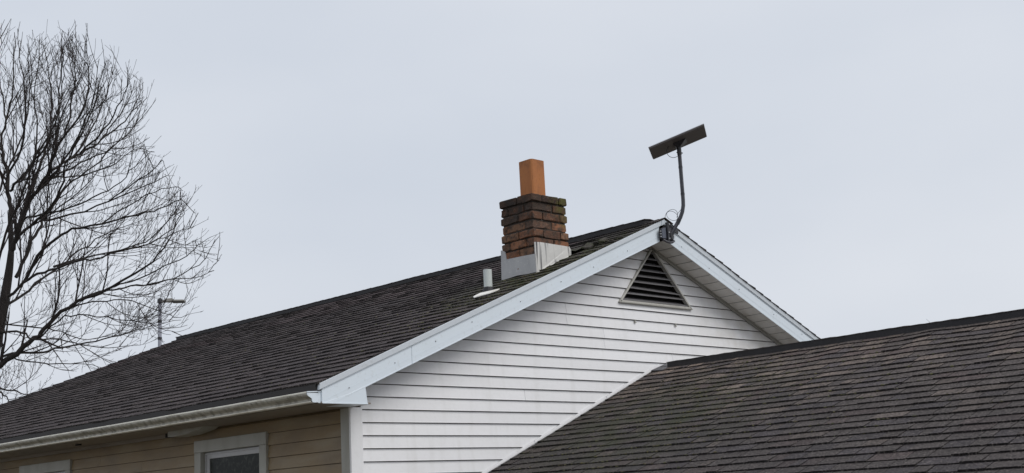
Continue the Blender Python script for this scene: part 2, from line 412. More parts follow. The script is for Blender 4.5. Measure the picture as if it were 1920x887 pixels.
# corner post: white leg on the gable, side wall leg with grime and shade in its colour
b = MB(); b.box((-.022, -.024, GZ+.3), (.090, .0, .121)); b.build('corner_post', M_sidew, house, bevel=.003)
b = MB(); b.box((-.024, .002, GZ+.3), (-.0, .104, .1205)); b.build('corner_post', M_trim, house, bevel=.003, label='grey corner post leg on the side wall, grime and shade in its colour')
b = MB(); b.box((.0905, -.020, GZ+.3), (.097, .0, .118)); b.build('trim_strip', M_sidew, house)

# --- windows in the side wall
def window(y0, y1, z0, z1, label=None):
    wn = MB()
    tw = .105
    wn.box((-.034, y0, z0), (.0, y0+tw, z1-tw-.001)); wn.box((-.034, y1-tw, z0), (.0, y1, z1-tw-.001))
    wn.box((-.036, y0-.003, z1-tw), (.0, y1+.003, z1)); wn.box((-.036, y0-.02, z0-.05), (.0, y1+.02, z0-.001))
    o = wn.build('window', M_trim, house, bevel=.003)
    # jamb lining
    j = MB(); a, c = y0+tw, y1-tw; zt = z1-tw
    j.box((.0, a-.012, z0), (.055, a, zt)); j.box((.0, c, z0), (.055, c+.012, zt)); j.box((.0, a, zt), (.055, c, zt+.012))
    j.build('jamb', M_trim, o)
    s = MB(); fw = .048
    s.box((.018, a+.001, zt-fw-.012), (.038, c-.001, zt-.001)); s.box((.018, a+.001, z0), (.038, a+fw, zt-fw-.013)); s.box((.018, c-fw-.02, z0), (.038, c-.001, zt-fw-.013))
    s.build('sash', M_sash, o, bevel=.002)
    s = MB(); s.box((.008, c-.024, z0), (.0175, c-.012, zt-.022)); s.box((.008, a+.02, zt-.022), (.0175, c-.012, zt-.012)); s.build('screen_frame', M_sash, o)
    s = MB(); s.box((.026, a+fw, z0), (.030, c-fw-.02, zt-fw-.012)); s.build('pane', M_glass, o)
    s = MB(); s.box((.052, a-.01, z0), (.056, c+.01, zt+.01)); s.build('backing', M_dark, o)
window(*W1); window(*W2)

# --- gable vent
vo = MB()
A, B, C_ = Vector((3.225, -.022, 1.183)), Vector((4.340, -.022, 1.183)), Vector((3.778, -.022, 1.778))
def bar(mb, p, q, wd, inward, dy0=-.012, dy1=.03):
    d = (q-p).normalized(); nrm = Vector((-d.z, 0, d.x)) * wd * inward
    p0, q0, q1, p1 = p, q, q+nrm - d*wd*1.2, p+nrm + d*wd*1.2
    mb.hexa([(v.x, v.y+dy0, v.z) for v in (p0, q0, q1, p1)][::1] + [(v.x, v.y+dy1, v.z) for v in (p0, q0, q1, p1)])
bar(vo, A, B, .020, 1); bar(vo, B, C_, .019, 1); bar(vo, C_, A, .019, 1)
vento = vo.build('gable_vent', M_vframe, house, bevel=.003, label='triangular louvered attic vent in a pale frame')
ve = MB()
A2 = A+Vector((-.004, .012, -.012)); B2 = B+Vector((.022, .012, -.012))
ve.box((A2.x+.004, -.036, 1.177), (B2.x-.020, -.012, 1.1825)); ve.build('vent_sill', M_trim, vento)
nl = 9
for i in range(nl):
    z = 1.208 + i*.062
    xl, xr = vent_l(z)+.026, vent_r(z)-.026
    if xr - xl < .05: break
    z2 = z+.040; xl2, xr2 = vent_l(z2)+.026, vent_r(z2)-.026
    if xr2-xl2 < .02: xl2 = xr2 = (xl2+xr2)/2
    tilt = -.016 if i == 2 else 0
    b = MB()
    b.hexa([(xl, -.024, z+.0), (xr, -.024, z+tilt), (xr, -.020, z+tilt), (xl, -.020, z),
            (xl, -.024, z+.009), (xr, -.024, z+.009+tilt), (xr, -.020, z+.009+tilt), (xl, -.020, z+.009)])
    b.hexa([(xl, -.020, z+.004), (xr, -.020, z+.004+tilt), (xr2, .048, z2+tilt), (xl2, .048, z2),
            (xl, -.020, z+.009), (xr, -.020, z+.009+tilt), (xr2, .048, z2+.005+tilt), (xl2, .048, z2+.005)])
    b.build('louver', M_louv, vento)
b = MB(); b.prism([(3.2, .060, 1.17), (4.36, .060, 1.17), (3.778, .060, 1.79)], (0, .006, 0)); b.build('backing', M_dark, vento)
# two little clips left in the siding
for x in (3.452, 4.072):
    b = MB(); b.box((x-.012, -.022, .992), (x+.010, -.012, 1.000)); b.box((x-.012, -.022, 1.0005), (x-.005, -.010, 1.022)); b.box((x-.004, -.020, 1.012), (x+.009, -.012, 1.019))
    b.build('clip', M_trim, house)

# --- gable soffit boards (right slope visible) and wall channel
def slab(mb, xa, xb, ya, yb, z_of, t):
    mb.hexa([(xa, ya, z_of(xa)), (xb, ya, z_of(xb)), (xb, yb, z_of(xb)), (xa, yb, z_of(xa)),
             (xa, ya, z_of(xa)+t), (xb, ya, z_of(xb)+t), (xb, yb, z_of(xb)+t), (xa, yb, z_of(xa)+t)])
sf = MB(); slab(sf, -.0, RX-.001, -OV+.02, .004, lambda x: zsof(x)+.012, .02); slab(sf, RX+.001, WID+EV, -OV+.02, .004, lambda x: zsof(x)+.012, .02)
sofo = sf.build('soffit', M_dark, house)
x = RX + .02
i = 0
while x < WID + .1:
    wd = .138
    b = MB(); slab(b, x, x+wd*.52, -OV+.004, -.001, lambda q: zsof(q)+.001, .005); slab(b, x+wd*.56, x+wd-.010, -OV+.004, -.001, lambda q: zsof(q)+.003, .005)
    slab(b, x+wd*.5, x+wd*.58, -OV+.004, -.001, lambda q: zsof(q)+.0075, .003)
    b.build('soffit_panel', M_soffit, sofo); x += wd; i += 1
b = MB()
slab(b, RX+.03, WID, -.034, -.0185, lambda q: zsof(q)-.026, .030); slab(b, RX+.03, WID, -.046, -.0345, lambda q: zsof(q)-.008, .010)
b.build('wall_channel', M_trim, sofo)

# --- rake fascia: cover trim above, broad ribbed board below, in lengths
def rake(xa, xb, sgn, seg, mt, base=0):
    def X(u): return u if sgn < 0 else 2*RX-u
    def pr(name, y0, y1, d0, d1, mtl, u0=None, u1=None, **kw):
        b = MB(); v = 1
        u0 = xa if u0 is None else u0; u1 = xb if u1 is None else u1
        P = lambda u, y, d: (X(u), y, ztop(u)-d)
        b.hexa([P(u0, y0, d1), P(u1, y0, d1), P(u1, y1, d1), P(u0, y1, d1), P(u0, y0, d0), P(u1, y0, d0), P(u1, y1, d0), P(u0, y1, d0)])
        return b.build(name, mtl, house, **kw)
    if xa < -.4:
        b = MB(); b.prism([(X(xa), -OV+.02, ztop(xa)-.05), (X(xa), -OV+.02, .1225), (X(-.366), -OV+.02, .1225), (X(xb), -OV+.02, ztop(xb)-.196), (X(xb), -OV+.02, ztop(xb)-.05)], (0, -.02, 0))
        o = b.build('rake_board', mt, house, bevel=.002)
    else: o = pr('rake_board', -OV, -OV+.02, .050, .196, mt, bevel=.002)
    ORG[o.name] = ORG[house.name]
    for (d0, d1, yy) in ((.051, .057, -OV-.005), (.142, .145, -OV-.0012), (.190, .1985, -OV-.002)):
        b = MB(); P = lambda u, y, d: (X(u), y, ztop(u)-d)
        u0, u1 = xa+.001, xb-.001
        if xa < -.4 and d1 > .14: u0 = -.36 if d1 > .19 else -.44
        b.hexa([P(u0, yy, d1), P(u1, yy, d1), P(u1, -OV+.001, d1), P(u0, -OV+.001, d1), P(u0, yy, d0), P(u1, yy, d0), P(u1, -OV+.001, d0), P(u0, -OV+.001, d0)])
        b.build('rib', mt, o)
    # nail heads
    r = random.Random(int(xa*100)+sgn)
    u = xa+.25
    while u < xb-.1:
        d = r.uniform(.085, .15)
        b = MB(); b.tube([(X(u), -OV-.002, ztop(u)-d), (X(u), -OV-.0045, ztop(u)-d)], .0045, 6); b.build('nail', M_steel, o); u += r.uniform(.35, .6)
rake(-.455, .420, -1, 0, M_alu); rake(.423, RX-.07, -1, 1, M_alu)
rake(-.455, 1.2, 1, 0, M_alu); rake(1.203, RX-.07, 1, 1, M_alu)
def cover(u0, u1, sgn):
    X = (lambda u: u) if sgn < 0 else (lambda u: 2*RX-u)
    P = lambda u, y, d: (X(u), y, ztop(u)-d)
    b = MB(); b.tint((.98, .96, .95))
    b.hexa([P(u0, -OV-.012, .049), P(u1, -OV-.012, .049), P(u1, -OV+.03, .049), P(u0, -OV+.03, .049), P(u0, -OV-.020, .001), P(u1, -OV-.020, .001), P(u1, -OV+.03, .001), P(u0, -OV+.03, .001)])
    b.build('rake_cover', M_alu, house, bevel=.002)
cover(-.485, 2.42, -1); cover(2.422, RX-.045, -1); cover(-.485, 1.9, 1); cover(1.902, RX-.002, 1)
b = MB(); P = lambda u, y, d: (u, y, ztop(u)-d)
b.hexa([P(RX-.04, -OV-.014, .05), P(RX-.0005, -OV-.014, .05), P(RX-.0005, -OV+.03, .05), P(RX-.04, -OV+.03, .05), P(RX-.043, -OV-.024, .0), P(RX-.0005, -OV-.024, .0), P(RX-.0005, -OV+.03, .0), P(RX-.043, -OV+.03, .0)])
b.build('rake_cover', M_alu, house)

# --- eave return box under the left rake
b = MB()
zb = .121
b.prism([(-.452, -OV-.001, zb+.002), (-.030, -OV-.001, zb), (-.050, -OV-.001, .262), (-.20, -OV-.001, .20)], (0, OV-.004, 0))
b.build('eave_return', M_alu, house, bevel=.002)
b = MB(); b.prism([(-.452, -OV-.004, zb-.001), (-.030, -OV-.004, zb-.001), (-.030, -OV-.004, zb+.006), (-.452, -OV-.004, zb+.006)], (0, .004, 0)); b.build('return_hem', M_alu, house)

# --- eave: soffit, fascia, drip edge, gutter
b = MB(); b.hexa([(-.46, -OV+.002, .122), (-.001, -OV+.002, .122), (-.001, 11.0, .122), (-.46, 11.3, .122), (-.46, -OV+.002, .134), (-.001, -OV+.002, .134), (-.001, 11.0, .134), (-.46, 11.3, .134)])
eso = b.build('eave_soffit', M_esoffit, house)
b = MB(); b.box((-.475, -OV+.022, .128), (-.459, 11.3, .252)); b.build('fascia', M_trim, house)
b = MB(); b.box((-.502, -OV+.015, .208), (-.476, 11.3, .264)); b.build('drip_edge', M_edge, house)
# old frieze beam under the soffit, broken off, with a pale end bracket
b = MB(); b.box((-.045, 2.72, .088), (-.019, 10.9, .1215)); b.build('frieze_strip', M_esoffit, eso)
b = MB(); b.box((-.085, 2.50, .085), (-.02, 2.72, .1214)); b.build('hollow_end', M_dark, eso)
b = MB(); b.prism([(-.20, 2.47, .072), (-.20, 2.40, .068), (-.20, 2.15, .074), (-.20, 1.93, .100), (-.20, 1.86, .1215), (-.20, 2.47, .1215)], (.16, 0, 0)); b.build('end_bracket', M_trim, eso, label='pale notched bracket under the eave soffit')
b = MB(); b.box((-.30, 4.02, .108), (-.27, 4.1, .1215)); b.build('nail_block', M_dark, eso)
# gutter: K-style profile swept along y in lengths
prof = [(-.478, .198), (-.478, .128), (-.520, .127), (-.530, .131), (-.536, .142), (-.534, .152), (-.545, .162), (-.566, .172), (-.578, .184), (-.578, .198),
        (-.574, .198), (-.574, .186), (-.562, .176), (-.541, .166), (-.530, .154), (-.520, .133), (-.483, .133), (-.483, .198)]
def sweep(prof, ya, yb, n=24, sag=.003):
    b = MB(); base = 0; K = len(prof)
    for i in range(n+1):
        y = ya + (yb-ya)*i/n; dz = sag*noise.noise(Vector((y*.6, 3, 1))) + .002*noise.noise(Vector((y*2.6, 5, 1)))
        b.add([(p[0]+dz, y, p[1]+dz) for p in prof])
    for i in range(n):
        for j in range(K):
            a = i*K+j; c = i*K+(j+1) % K; b.face((a, a+K, c+K, c))
    b.face(range(K)); b.face([n*K+j for j in range(K)][::-1]); return b
guto = sweep(prof, -.235, 11.25, 60).build('gutter', M_gutter, house)
lip = [(-.574, .2045), (-.574, .194), (-.5795, .192), (-.5835, .194), (-.5835, .2035), (-.580, .2065)]
sweep(lip, -.235, 11.25, 60).build('gutter_lip', M_glip, guto)
hem = [(-.519, .1235), (-.519, .1265), (-.532, .1300), (-.5385, .1345), (-.5405, .1385), (-.5405, .1305), (-.533, .1248)]
sweep(hem, -.235, 11.25, 60).build('gutter_hem', M_glip, guto)
ec = MB(); ec.prism([(p[0], -.240, p[1]) for p in prof[:10]], (0, -.006, 0)); ec.prism([(-.580, -.2405, .2), (-.45, -.2405, .207), (-.45, -.2405, .214), (-.586, -.2405, .2075)], (0, -.010, 0))
ec.box((-.4778, -.246, .124), (-.452, -.2405, .206)); ec.build('gutter_end_cap', M_alu, guto)

# --- roof decks and shingles
dk = MB()
dk.hexa([(-.485, -OV+.01, ztop(-.485)-.03), (RX, -OV+.01, ztop(RX)-.03), (RX, yfar(RX)-.02, ztop(RX)-.03), (-.485, yfar(-.485)-.02, ztop(-.485)-.03),
         (-.485, -OV+.01, ztop(-.485)-.006), (RX, -OV+.01, ztop(RX)-.006), (RX, yfar(RX)-.02, ztop(RX)-.006), (-.485, yfar(-.485)-.02, ztop(-.485)-.006)])
dk.hexa([(RX, -OV+.01, ztop(RX)-.03), (WID+.485, -OV+.01, ztop(-.485)-.03), (WID+.485, yfar(RX)-.02, ztop(-.485)-.03), (RX, yfar(RX)-.02, ztop(RX)-.03),
         (RX, -OV+.01, ztop(RX)-.006), (WID+.485, -OV+.01, ztop(-.485)-.006), (WID+.485, yfar(RX)-.02, ztop(-.485)-.006), (RX, yfar(RX)-.02, ztop(RX)-.006)])
roof = dk.build('roof', M_edge, house)

def tint_main(s, y, r):
    v = r.uniform(.80, 1.18); c = [v*1.0, v*.97, v*1.0]
    q = noise.noise(Vector((s*1.1, y*.9, 4)))
    if s < 1.3 and q > -.05 and y > .8: k = 1.35; c = [c[0]*k*1.10, c[1]*k*.98, c[2]*k]   # faded, slightly pink courses by the ridge
    if r.random() < .06: c = [x_*1.3 for x_ in c]
    return c
def disp_main(s, y):
    return .007*noise.noise(Vector((s*.8, y*.7, 2.2))) + .003*noise.noise(Vector((s*3, y*2.3, 7))) + hump(s, y, 1.0, -.02, .22, .25, .012) + hump(s, y, 4.55, 1.2, .12, .5, .006)
SM = (RX+.502)*math.sqrt(1+SL*SL)
shingle_field(roof, M_shmain, RX, ztop(RX), SL, -1, SM, lambda x: -OV-.013, lambda x: yfar(x)+.0, .143, .0132, disp_main, tint_main, 11)
shingle_field(roof, M_shmain, RX, ztop(RX), SL, 1, SM, lambda x: -OV-.030, lambda x: yfar(RX), .143, .0105, disp_main, tint_main, 12, singles=0)

# ridge vent: two black side strips, capped with shingles
def ridge_cap(par, rx, rz, slope, y0, y1, wd, hgt, material, tintf, step, seed, lift_end=0, extra_tip=False):
    r = random.Random(seed)
    b = MB()
    for sg in (-1, 1):
        b.hexa([(rx+sg*wd, y0, rz-slope*wd-.004), (rx, y0, rz-.004), (rx, y1, rz-.004), (rx+sg*wd, y1, rz-slope*wd-.004),
                (rx+sg*wd, y0, rz-slope*wd+hgt), (rx, y0, rz-slope*wd+hgt+.10*wd), (rx, y1, rz-slope*wd+hgt+.10*wd), (rx+sg*wd, y1, rz-slope*wd+hgt)][::1])
    vt = b.build('ridge_vent', M_black, par)
    y = y0-.012; k = 0
    while y < y1:
        ye = min(y+step, y1); b = MB(); b.tint(tintf(r)); t = .004+.002*r.random(); o2 = .007+.003*r.random()
        e = r.uniform(-.003, .003); w2 = wd+.006+e
        za = lambda d, up: rz-slope*wd+hgt+ .10*(wd-d)+up
        dz = .006*noise.noise(Vector((y*1.3, seed, 0)))
        for sg in (-1, 1):
            b.hexa([(rx+sg*w2, y, za(w2, .001)+dz), (rx, y, za(0, .001)+dz), (rx, ye+.01, za(0, .0005)+dz), (rx+sg*w2, ye+.01, za(w2, .0005)+dz),
                    (rx+sg*w2, y, za(w2, o2)+dz), (rx, y, za(0, o2)+dz), (rx, ye+.01, za(0, t)+dz), (rx+sg*w2, ye+.01, za(w2, t)+dz)])
        b.build('cap_shingle', material, par); y = ye; k += 1
    return vt
ridge_cap(roof, RX, ztop(RX)+.008, SL, -.09, 9.05, .085, .048, M_shmain, lambda r: [r.uniform(.8, 1.1)]*3, .143, 5)
# thin cap over the last stretch of ridge at the gable
y = -OV-.032
for k in range(2):
    b = MB(); b.tint((.9, .88, .88))
    for sg in (-1, 1):
        b.hexa([(RX+sg*.12, y, ztop(RX)-SL*.12+.010), (RX, y, ztop(RX)+.010), (RX, y+.12, ztop(RX)+.008), (RX+sg*.12, y+.12, ztop(RX)-SL*.12+.008),
                (RX+sg*.12, y, ztop(RX)-SL*.12+.018), (RX, y, ztop(RX)+.018), (RX, y+.12, ztop(RX)+.012), (RX+sg*.12, y+.12, ztop(RX)-SL*.12+.012)])
    b.build('cap_shingle', M_shmain, roof); y += .085

# moss clumps on the butts of the courses
def moss(par, rx, rz, slope, spots, expo, smax, seed, name='moss'):
    r = random.Random(seed); b = MB()
    cs = 1/math.sqrt(1+slope*slope); sn = slope*cs
    for (s0, y0, ls, ly, n) in spots:
        for _ in range(n):
            s = r.gauss(s0, ls); y = r.gauss(y0, ly)
            if name == 'moss' and y < (-OV if par == roof else -9): continue
            if par != roof and y > -.06: continue
            i = round((smax - s)/expo); s = smax - i*expo + r.uniform(-.006, .004)
            if s < .1 or s > smax-.02: continue
            q = r.uniform(.003, .0085); p = Vector((rx-cs*s, y, rz-sn*s)) + Vector((-sn, 0, cs))*.010
            v = r.uniform(.6, 1.6); b.tint((v, v*r.uniform(.9, 1.1), v*r.uniform(.6, 1)))
            L = r.uniform(1, 3.2)
            n0 = b.add([p+Vector((q, 0, 0)), p+Vector((0, q*L, 0)), p+Vector((-q, 0, 0)), p+Vector((0, -q*L, 0)), p+Vector((-q*.3, 0, q*1.1)), p+Vector((0, 0, -q))])
            for a, c in ((0, 1), (1, 2), (2, 3), (3, 0)): b.face((n0+a, n0+c, n0+4)); b.face((n0+c, n0+a, n0+5))
    b.build('moss', M_moss, par, kind='stuff')
moss(roof, RX, ztop(RX), SL, [(2.1, .05, .5, .35, 700), (1.3, -.1, .35, .2, 300), (3.0, .8, .7, .8, 200), (2.4, 3.0, 1.0, 1.5, 120)], .143, SM, 3)

# ================================================================== CHIMNEY
chx0, chx1, chy0, chy1, chz = 2.235, 2.692, .100, .530, 2.160
b = MB(); b.box((chx0+.015, chy0+.015, ztop(2.235)-.15), (chx1-.015, chy1-.015, chz-.012))
chim = b.build('chimney', M_mortar, house, label='short brick chimney with a terracotta flue')
def brick(x0, x1, y0, y1, z0, z1, r, tone):
    b = MB(); b.tint(tone)
    j = lambda a=.006: r.uniform(-a, a)
    c = .006
    xs = [x0, x0+c, (x0+x1)/2, x1-c, x1]; ys = [y0, y0+c, (y0+y1)/2, y1-c, y1]; zs = [z0, z0+c, (z0+z1)/2, z1-c, z1]
    # rounded lumpy block: three nested rings
    def ring(z, k): 
        a = c*k
        pts = [(x0+a+c, y0+a), ((x0+x1)/2, y0+a), (x1-a-c, y0+a), (x1-a, y0+a+c), (x1-a, (y0+y1)/2), (x1-a, y1-a-c), (x1-a-c, y1-a), ((x0+x1)/2, y1-a), (x0+a+c, y1-a), (x0+a, y1-a-c), (x0+a, (y0+y1)/2), (x0+a, y0+a+c)]
        return [(p[0]+j(), p[1]+j(), z+j(.002)) for p in pts]
    rs = [ring(z0, 1.0), ring(z0+c*1.2, 0), ring(z1-c*1.2, 0), ring(z1, 1.0)]
    n = b.add([p for q in rs for p in q])
    for i in range(3):
        for q in range(12): b.face((n+i*12+q, n+i*12+(q+1) % 12, n+(i+1)*12+(q+1) % 12, n+(i+1)*12+q))
    b.face([n+q for q in range(12)][::-1]); b.face([n+36+q for q in range(12)])
    b.build('brick', M_brick, chim)
r = random.Random(5); CH = .0845; mj = .013
tones = [(.21, .088, .045), (.15, .07, .042), (.25, .105, .052), (.13, .07, .046), (.20, .105, .06), (.30, .13, .064)]
for i in range(10):
    zt = chz - i*CH; zb_ = zt - CH + mj
    if zt < 1.40: break
    off = -.007 if i == 0 else (.003*r.uniform(-1, 1) + (.006 if i in (3,) else 0) - .0012*i + .003)
    x0, x1, y0, y1 = chx0+off, chx1-off, chy0+off, chy1-off
    D = .105
    def tn():
        k = r.uniform(.75, 1.2) * (.22 if i == 0 else .36 if i == 1 else .5 if i == 2 else .9); t_ = r.choice(tones); return (t_[0]*k, t_[1]*k, t_[2]*k)
    if i % 2 == 0:
        cutsL = [(y0, y0+.200), (y0+.200+mj, y1)]; cx = x0+.125
        cutsF = [(cx+mj, cx+.235), (cx+.235+mj, x1)]
        brick(x0, x0+.125, y0, y0+.200, zb_, zt, r, tn())
        brick(x0, x0+D, y0+.211, y1, zb_, zt, r, tn())
        brick(cx+mj, cx+.232, y0, y0+D, zb_, zt, r, tn()); brick(cx+.232+mj, x1, y0, y0+.2, zb_, zt, r, tn())
        brick(x1-D, x1, y0+.211, y1, zb_, zt, r, tn()); brick(x0+D+mj, x1-D-mj, y1-D, y1, zb_, zt, r, tn())
    else:
        s1 = .255 if i % 4 == 1 else .235
        brick(x0, x0+s1, y0, y0+D, zb_, zt, r, tn()); brick(x0+s1+mj, x1, y0, y0+D, zb_, zt, r, tn())
        brick(x0, x0+D, y0+D+mj, y0+.32, zb_, zt, r, tn()); brick(x0, x0+.2, y0+.331, y1, zb_, zt, r, tn())
        brick(x1-D, x1, y0+D+mj, y1-D-mj, zb_, zt, r, tn()); brick(x0+.211, x1, y1-D, y1, zb_, zt, r, tn())
b = MB(); b.box((chx0+.03, chy0+.03, chz-.02), (chx1-.03, chy1-.03, chz+.004)); b.build('crown_mortar', M_mortar, chim, bevel=.004)
# flue: square tile with rounded corners, hollow
def rrect(cx, cy, h, rad, z, k=3):
    pts = []
    for qx, qy, a0 in ((1, 1, 0), (-1, 1, 90), (-1, -1, 180), (1, -1, 270)):
        for j in range(k+1):
            a = math.radians(a0+90*j/k); pts.append((cx+qx*(h-rad)+rad*math.cos(a), cy+qy*(h-rad)+rad*math.sin(a), z))
    return pts
b = MB(); cx, cy = 2.455, .300
zt0, zt1 = chz-.01, 2.538
o0, o1, i1, i0 = rrect(cx, cy, .094, .030, zt0), rrect(cx, cy, .094, .030, zt1), rrect(cx, cy, .074, .014, zt1+.0), rrect(cx, cy, .074, .014, zt0+.05)
K = len(o0); n = b.add(o0+o1+i1+i0)
for L in range(3):
    for q in range(K): b.face((n+L*K+q, n+L*K+(q+1) % K, n+(L+1)*K+(q+1) % K, n+(L+1)*K+q))
b.face([n+3*K+q for q in range(K)])
fl = b.build('flue', M_flue, chim)
for cz, rr in ((2.425, .022),):
    b = MB(); pts = [(cx+.005+rr*.9*math.cos(a), cy-.0925, cz+rr*1.25*math.sin(a)) for a in [math.radians(60+q*24) for q in range(13)]]
    b.tube(pts, .0022, 5); pts = [(cx+.004, cy-.0925, 2.395), (cx+.006, cy-.0925, 2.37), (cx+.0, cy-.0925, 2.35), (cx+.003, cy-.0925, 2.335)]
    b.tube(pts, [.004, .003, .005, .002], 5); b.build('stamp', M_flue, chim)
# flashing: left sheet (grey), front sheet (white with black runs)
zr = lambda x: ztop(x)+.012
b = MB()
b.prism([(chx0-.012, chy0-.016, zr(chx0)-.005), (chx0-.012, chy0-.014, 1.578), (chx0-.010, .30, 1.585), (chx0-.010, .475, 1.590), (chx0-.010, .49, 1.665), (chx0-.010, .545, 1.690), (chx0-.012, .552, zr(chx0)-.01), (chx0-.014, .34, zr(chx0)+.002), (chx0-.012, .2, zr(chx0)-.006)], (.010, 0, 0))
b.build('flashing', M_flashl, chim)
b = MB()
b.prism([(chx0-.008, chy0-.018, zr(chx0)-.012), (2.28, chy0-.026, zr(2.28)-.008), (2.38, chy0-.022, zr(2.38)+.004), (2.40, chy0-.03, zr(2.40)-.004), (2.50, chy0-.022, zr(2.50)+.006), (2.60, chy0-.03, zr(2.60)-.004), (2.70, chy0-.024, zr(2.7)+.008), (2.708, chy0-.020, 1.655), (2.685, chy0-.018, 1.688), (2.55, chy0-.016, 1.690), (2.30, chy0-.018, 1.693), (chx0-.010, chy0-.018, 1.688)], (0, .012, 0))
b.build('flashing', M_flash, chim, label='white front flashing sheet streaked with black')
b = MB(); b.box((chx0-.02, chy0-.034, zr(chx0)-.01), (chx0+.012, chy0-.019, 1.675)); 
# cricket behind the chimney: bulging dark shingles
b = MB(); b.tint((.7, .68, .7))
pts = []
for i in range(7):
    for jx in range(5):
        x = 2.70 + .30*jx/4; y = .02 + .60*i/6
        pts.append((x, y, zr(x) + .004 + .075*(1-jx/4)**1.2*(1-abs(i-2.5)/4.2) + .012*math.sin(i*2.3+jx)))
n = b.add(pts)
for i in range(6):
    for jx in range(4): b.face((n+i*5+jx, n+i*5+jx+1, n+(i+1)*5+jx+1, n+(i+1)*5+jx))
b.build('cricket', M_shmain, roof)
for (x, y, a, L, wd) in ((2.80, -.02, .5, .13, .05), (2.90, .02, .9, .10, .04), (2.98, -.06, .3, .10, .035)):
    b = MB(); d = Vector((math.cos(a), math.sin(a)*.6, SL*math.cos(a))).normalized(); s_ = Vector((-d.y, d.x, 0)).normalized()*wd
    p = Vector((x, y, zr(x)+.012)); q = p+d*L
    b.tint((.8, .78, .8)); b.hexa([p-s_, q-s_*.6, q+s_*.6+Vector((0,0,.02)), p+s_+Vector((0,0,.012)), p-s_+Vector((0,0,.012)), q-s_*.6+Vector((0,0,.02)), q+s_*.6+Vector((0,0,.032)), p+s_+Vector((0,0,.026))])
    b.build('loose_shingle', M_shmain, roof)

# ================================================================== VENT PIPE
px_, py_ = 1.775, .262
zb = ztop(px_)
b = MB()
k = 20; r0, r1 = .039, .034
n = 0
ring = lambda rr, z: [(px_+rr*math.cos(2*math.pi*q/k), py_+rr*math.sin(2*math.pi*q/k), z) for q in range(k)]
n = b.add(ring(r0, zb+.02)+ring(r0, zb+.208)+ring(r1, zb+.208)+ring(r1, zb+.1))
for L in range(3):
    for q in range(k): b.face((n+L*k+q, n+L*k+(q+1) % k, n+(L+1)*k+(q+1) % k, n+(L+1)*k+q))
b.face([n+3*k+q for q in range(k)])
pipe = b.build('vent_pipe', M_pvc, house, label='short pale pipe standing on the roof left of the chimney')
b = MB(); b.tube([(px_, py_, zb-.0), (px_, py_, zb+.035), (px_, py_, zb+.048)], [.058, .046, .0395], 16); b.build('collar', M_rubber, pipe)
b = MB()
q0 = lambda x, y, up=.018: (x, y, ztop(x)+up)
b.prism([q0(1.60, .275), q0(1.550, .215), q0(1.585, .07), q0(1.645, .02), q0(1.695, .03), q0(1.70, .29)], (0, 0, .008))
b.build('flashing_plate', M_lead, pipe)

# ================================================================== GARAGE
gar = thing('garage', 'low garage wing with brown shingle roof abutting the white gable', 'garage', (GX, -3.1, GZ))
b = MB(); b.prism([(.9, GEND+.3, GZ), (2*GX-.9, GEND+.3, GZ), (2*GX-.9, GEND+.3, zg(.9)-.05), (GX, GEND+.3, zg(GX)-.05), (.9, GEND+.3, zg(.9)-.05)], (0, -GEND-.33, 0))
b.build('wall', M_sidew, gar)
b = MB()
for sg in (-1, 1):
    X = lambda u: GX + sg*u
    U = GX-GEX
    ze = zg(GEX)
    b.hexa([(X(U), GEND, ze-.035), (X(0), GEND, zg(GX)-.035), (X(0), -.03, zg(GX)-.035), (X(U), -.03, ze-.035),
            (X(U), GEND, ze-.006), (X(0), GEND, zg(GX)-.006), (X(0), -.03, zg(GX)-.006), (X(U), -.03, ze-.006)])
groof = b.build('roof', M_edge, gar)
def tint_gar(s, y, r):
    v = r.uniform(.80, 1.14); hue = r.random()
    c = [v, v*.99, v*1.0]
    up = max(0, 1-s/2.2)
    f = .5+.5*noise.noise(Vector((s*1.2, y*.9, 8))); v *= 1 + .28*noise.noise(Vector((s*1.9, y*1.6, 3)))
    light = r.random()
    if light < .06 + .8*up*f: k = r.uniform(1.25, 2.0+.5*up); c = [v*k*1.03, v*k*.98, v*k*.92]
    elif hue > .85: c = [c[0]*1.08, c[1]*.95, c[2]*.97]
    elif hue < .2: c = [c[0]*.85, c[1]*.87, c[2]*1.0]
    k = .88 + .62*up*(.5+f); return [c[0]*k*(1+.06*up), c[1]*k, c[2]*k*(1-.07*up)]
def disp_gar(s, y):
    h = .006*noise.noise(Vector((s*.8, y*.7, 12.2))) + .006*noise.noise(Vector((s*1.1, y*2.2, 17)))*max(.3, 1.3-s*.5)
    h += hump(s, y, .55, -1.05, .35, .10, .018) + hump(s, y, .95, -.85, .2, .08, .010)
    h += hump(s, y, .42, -3.05, .30, .12, .012) + hump(s, y, .35, -2.2, .25, .10, .010) + hump(s, y, .62, -3.95, .35, .10, .012)
    return h
SMG = (GX-GEX+.03)*math.sqrt(1+GS*GS)
shingle_field(groof, M_shgar, GX, zg(GX), GS, -1, SMG, lambda x: GEND, lambda x: -.021, .1245, .0122, disp_gar, tint_gar, 21)
shingle_field(groof, M_shgar, GX, zg(GX), GS, 1, SMG, lambda x: GEND, lambda x: -.021, .1245, .0095, disp_gar, tint_gar, 22, singles=0)
ridge_cap(groof, GX, zg(GX)+.006, GS, GEND, -.17, .080, .052, M_shgar, lambda r: [r.uniform(.95, 1.25)]*3, .143, 9)
moss(groof, GX, zg(GX), GS, [(1.9, -1.3, .7, .7, 800), (1.3, -1.5, .6, .8, 350), (1.4, -3.2, .6, .5, 160), (.8, -1.2, .4, .5, 120)], .1245, SMG, 31)
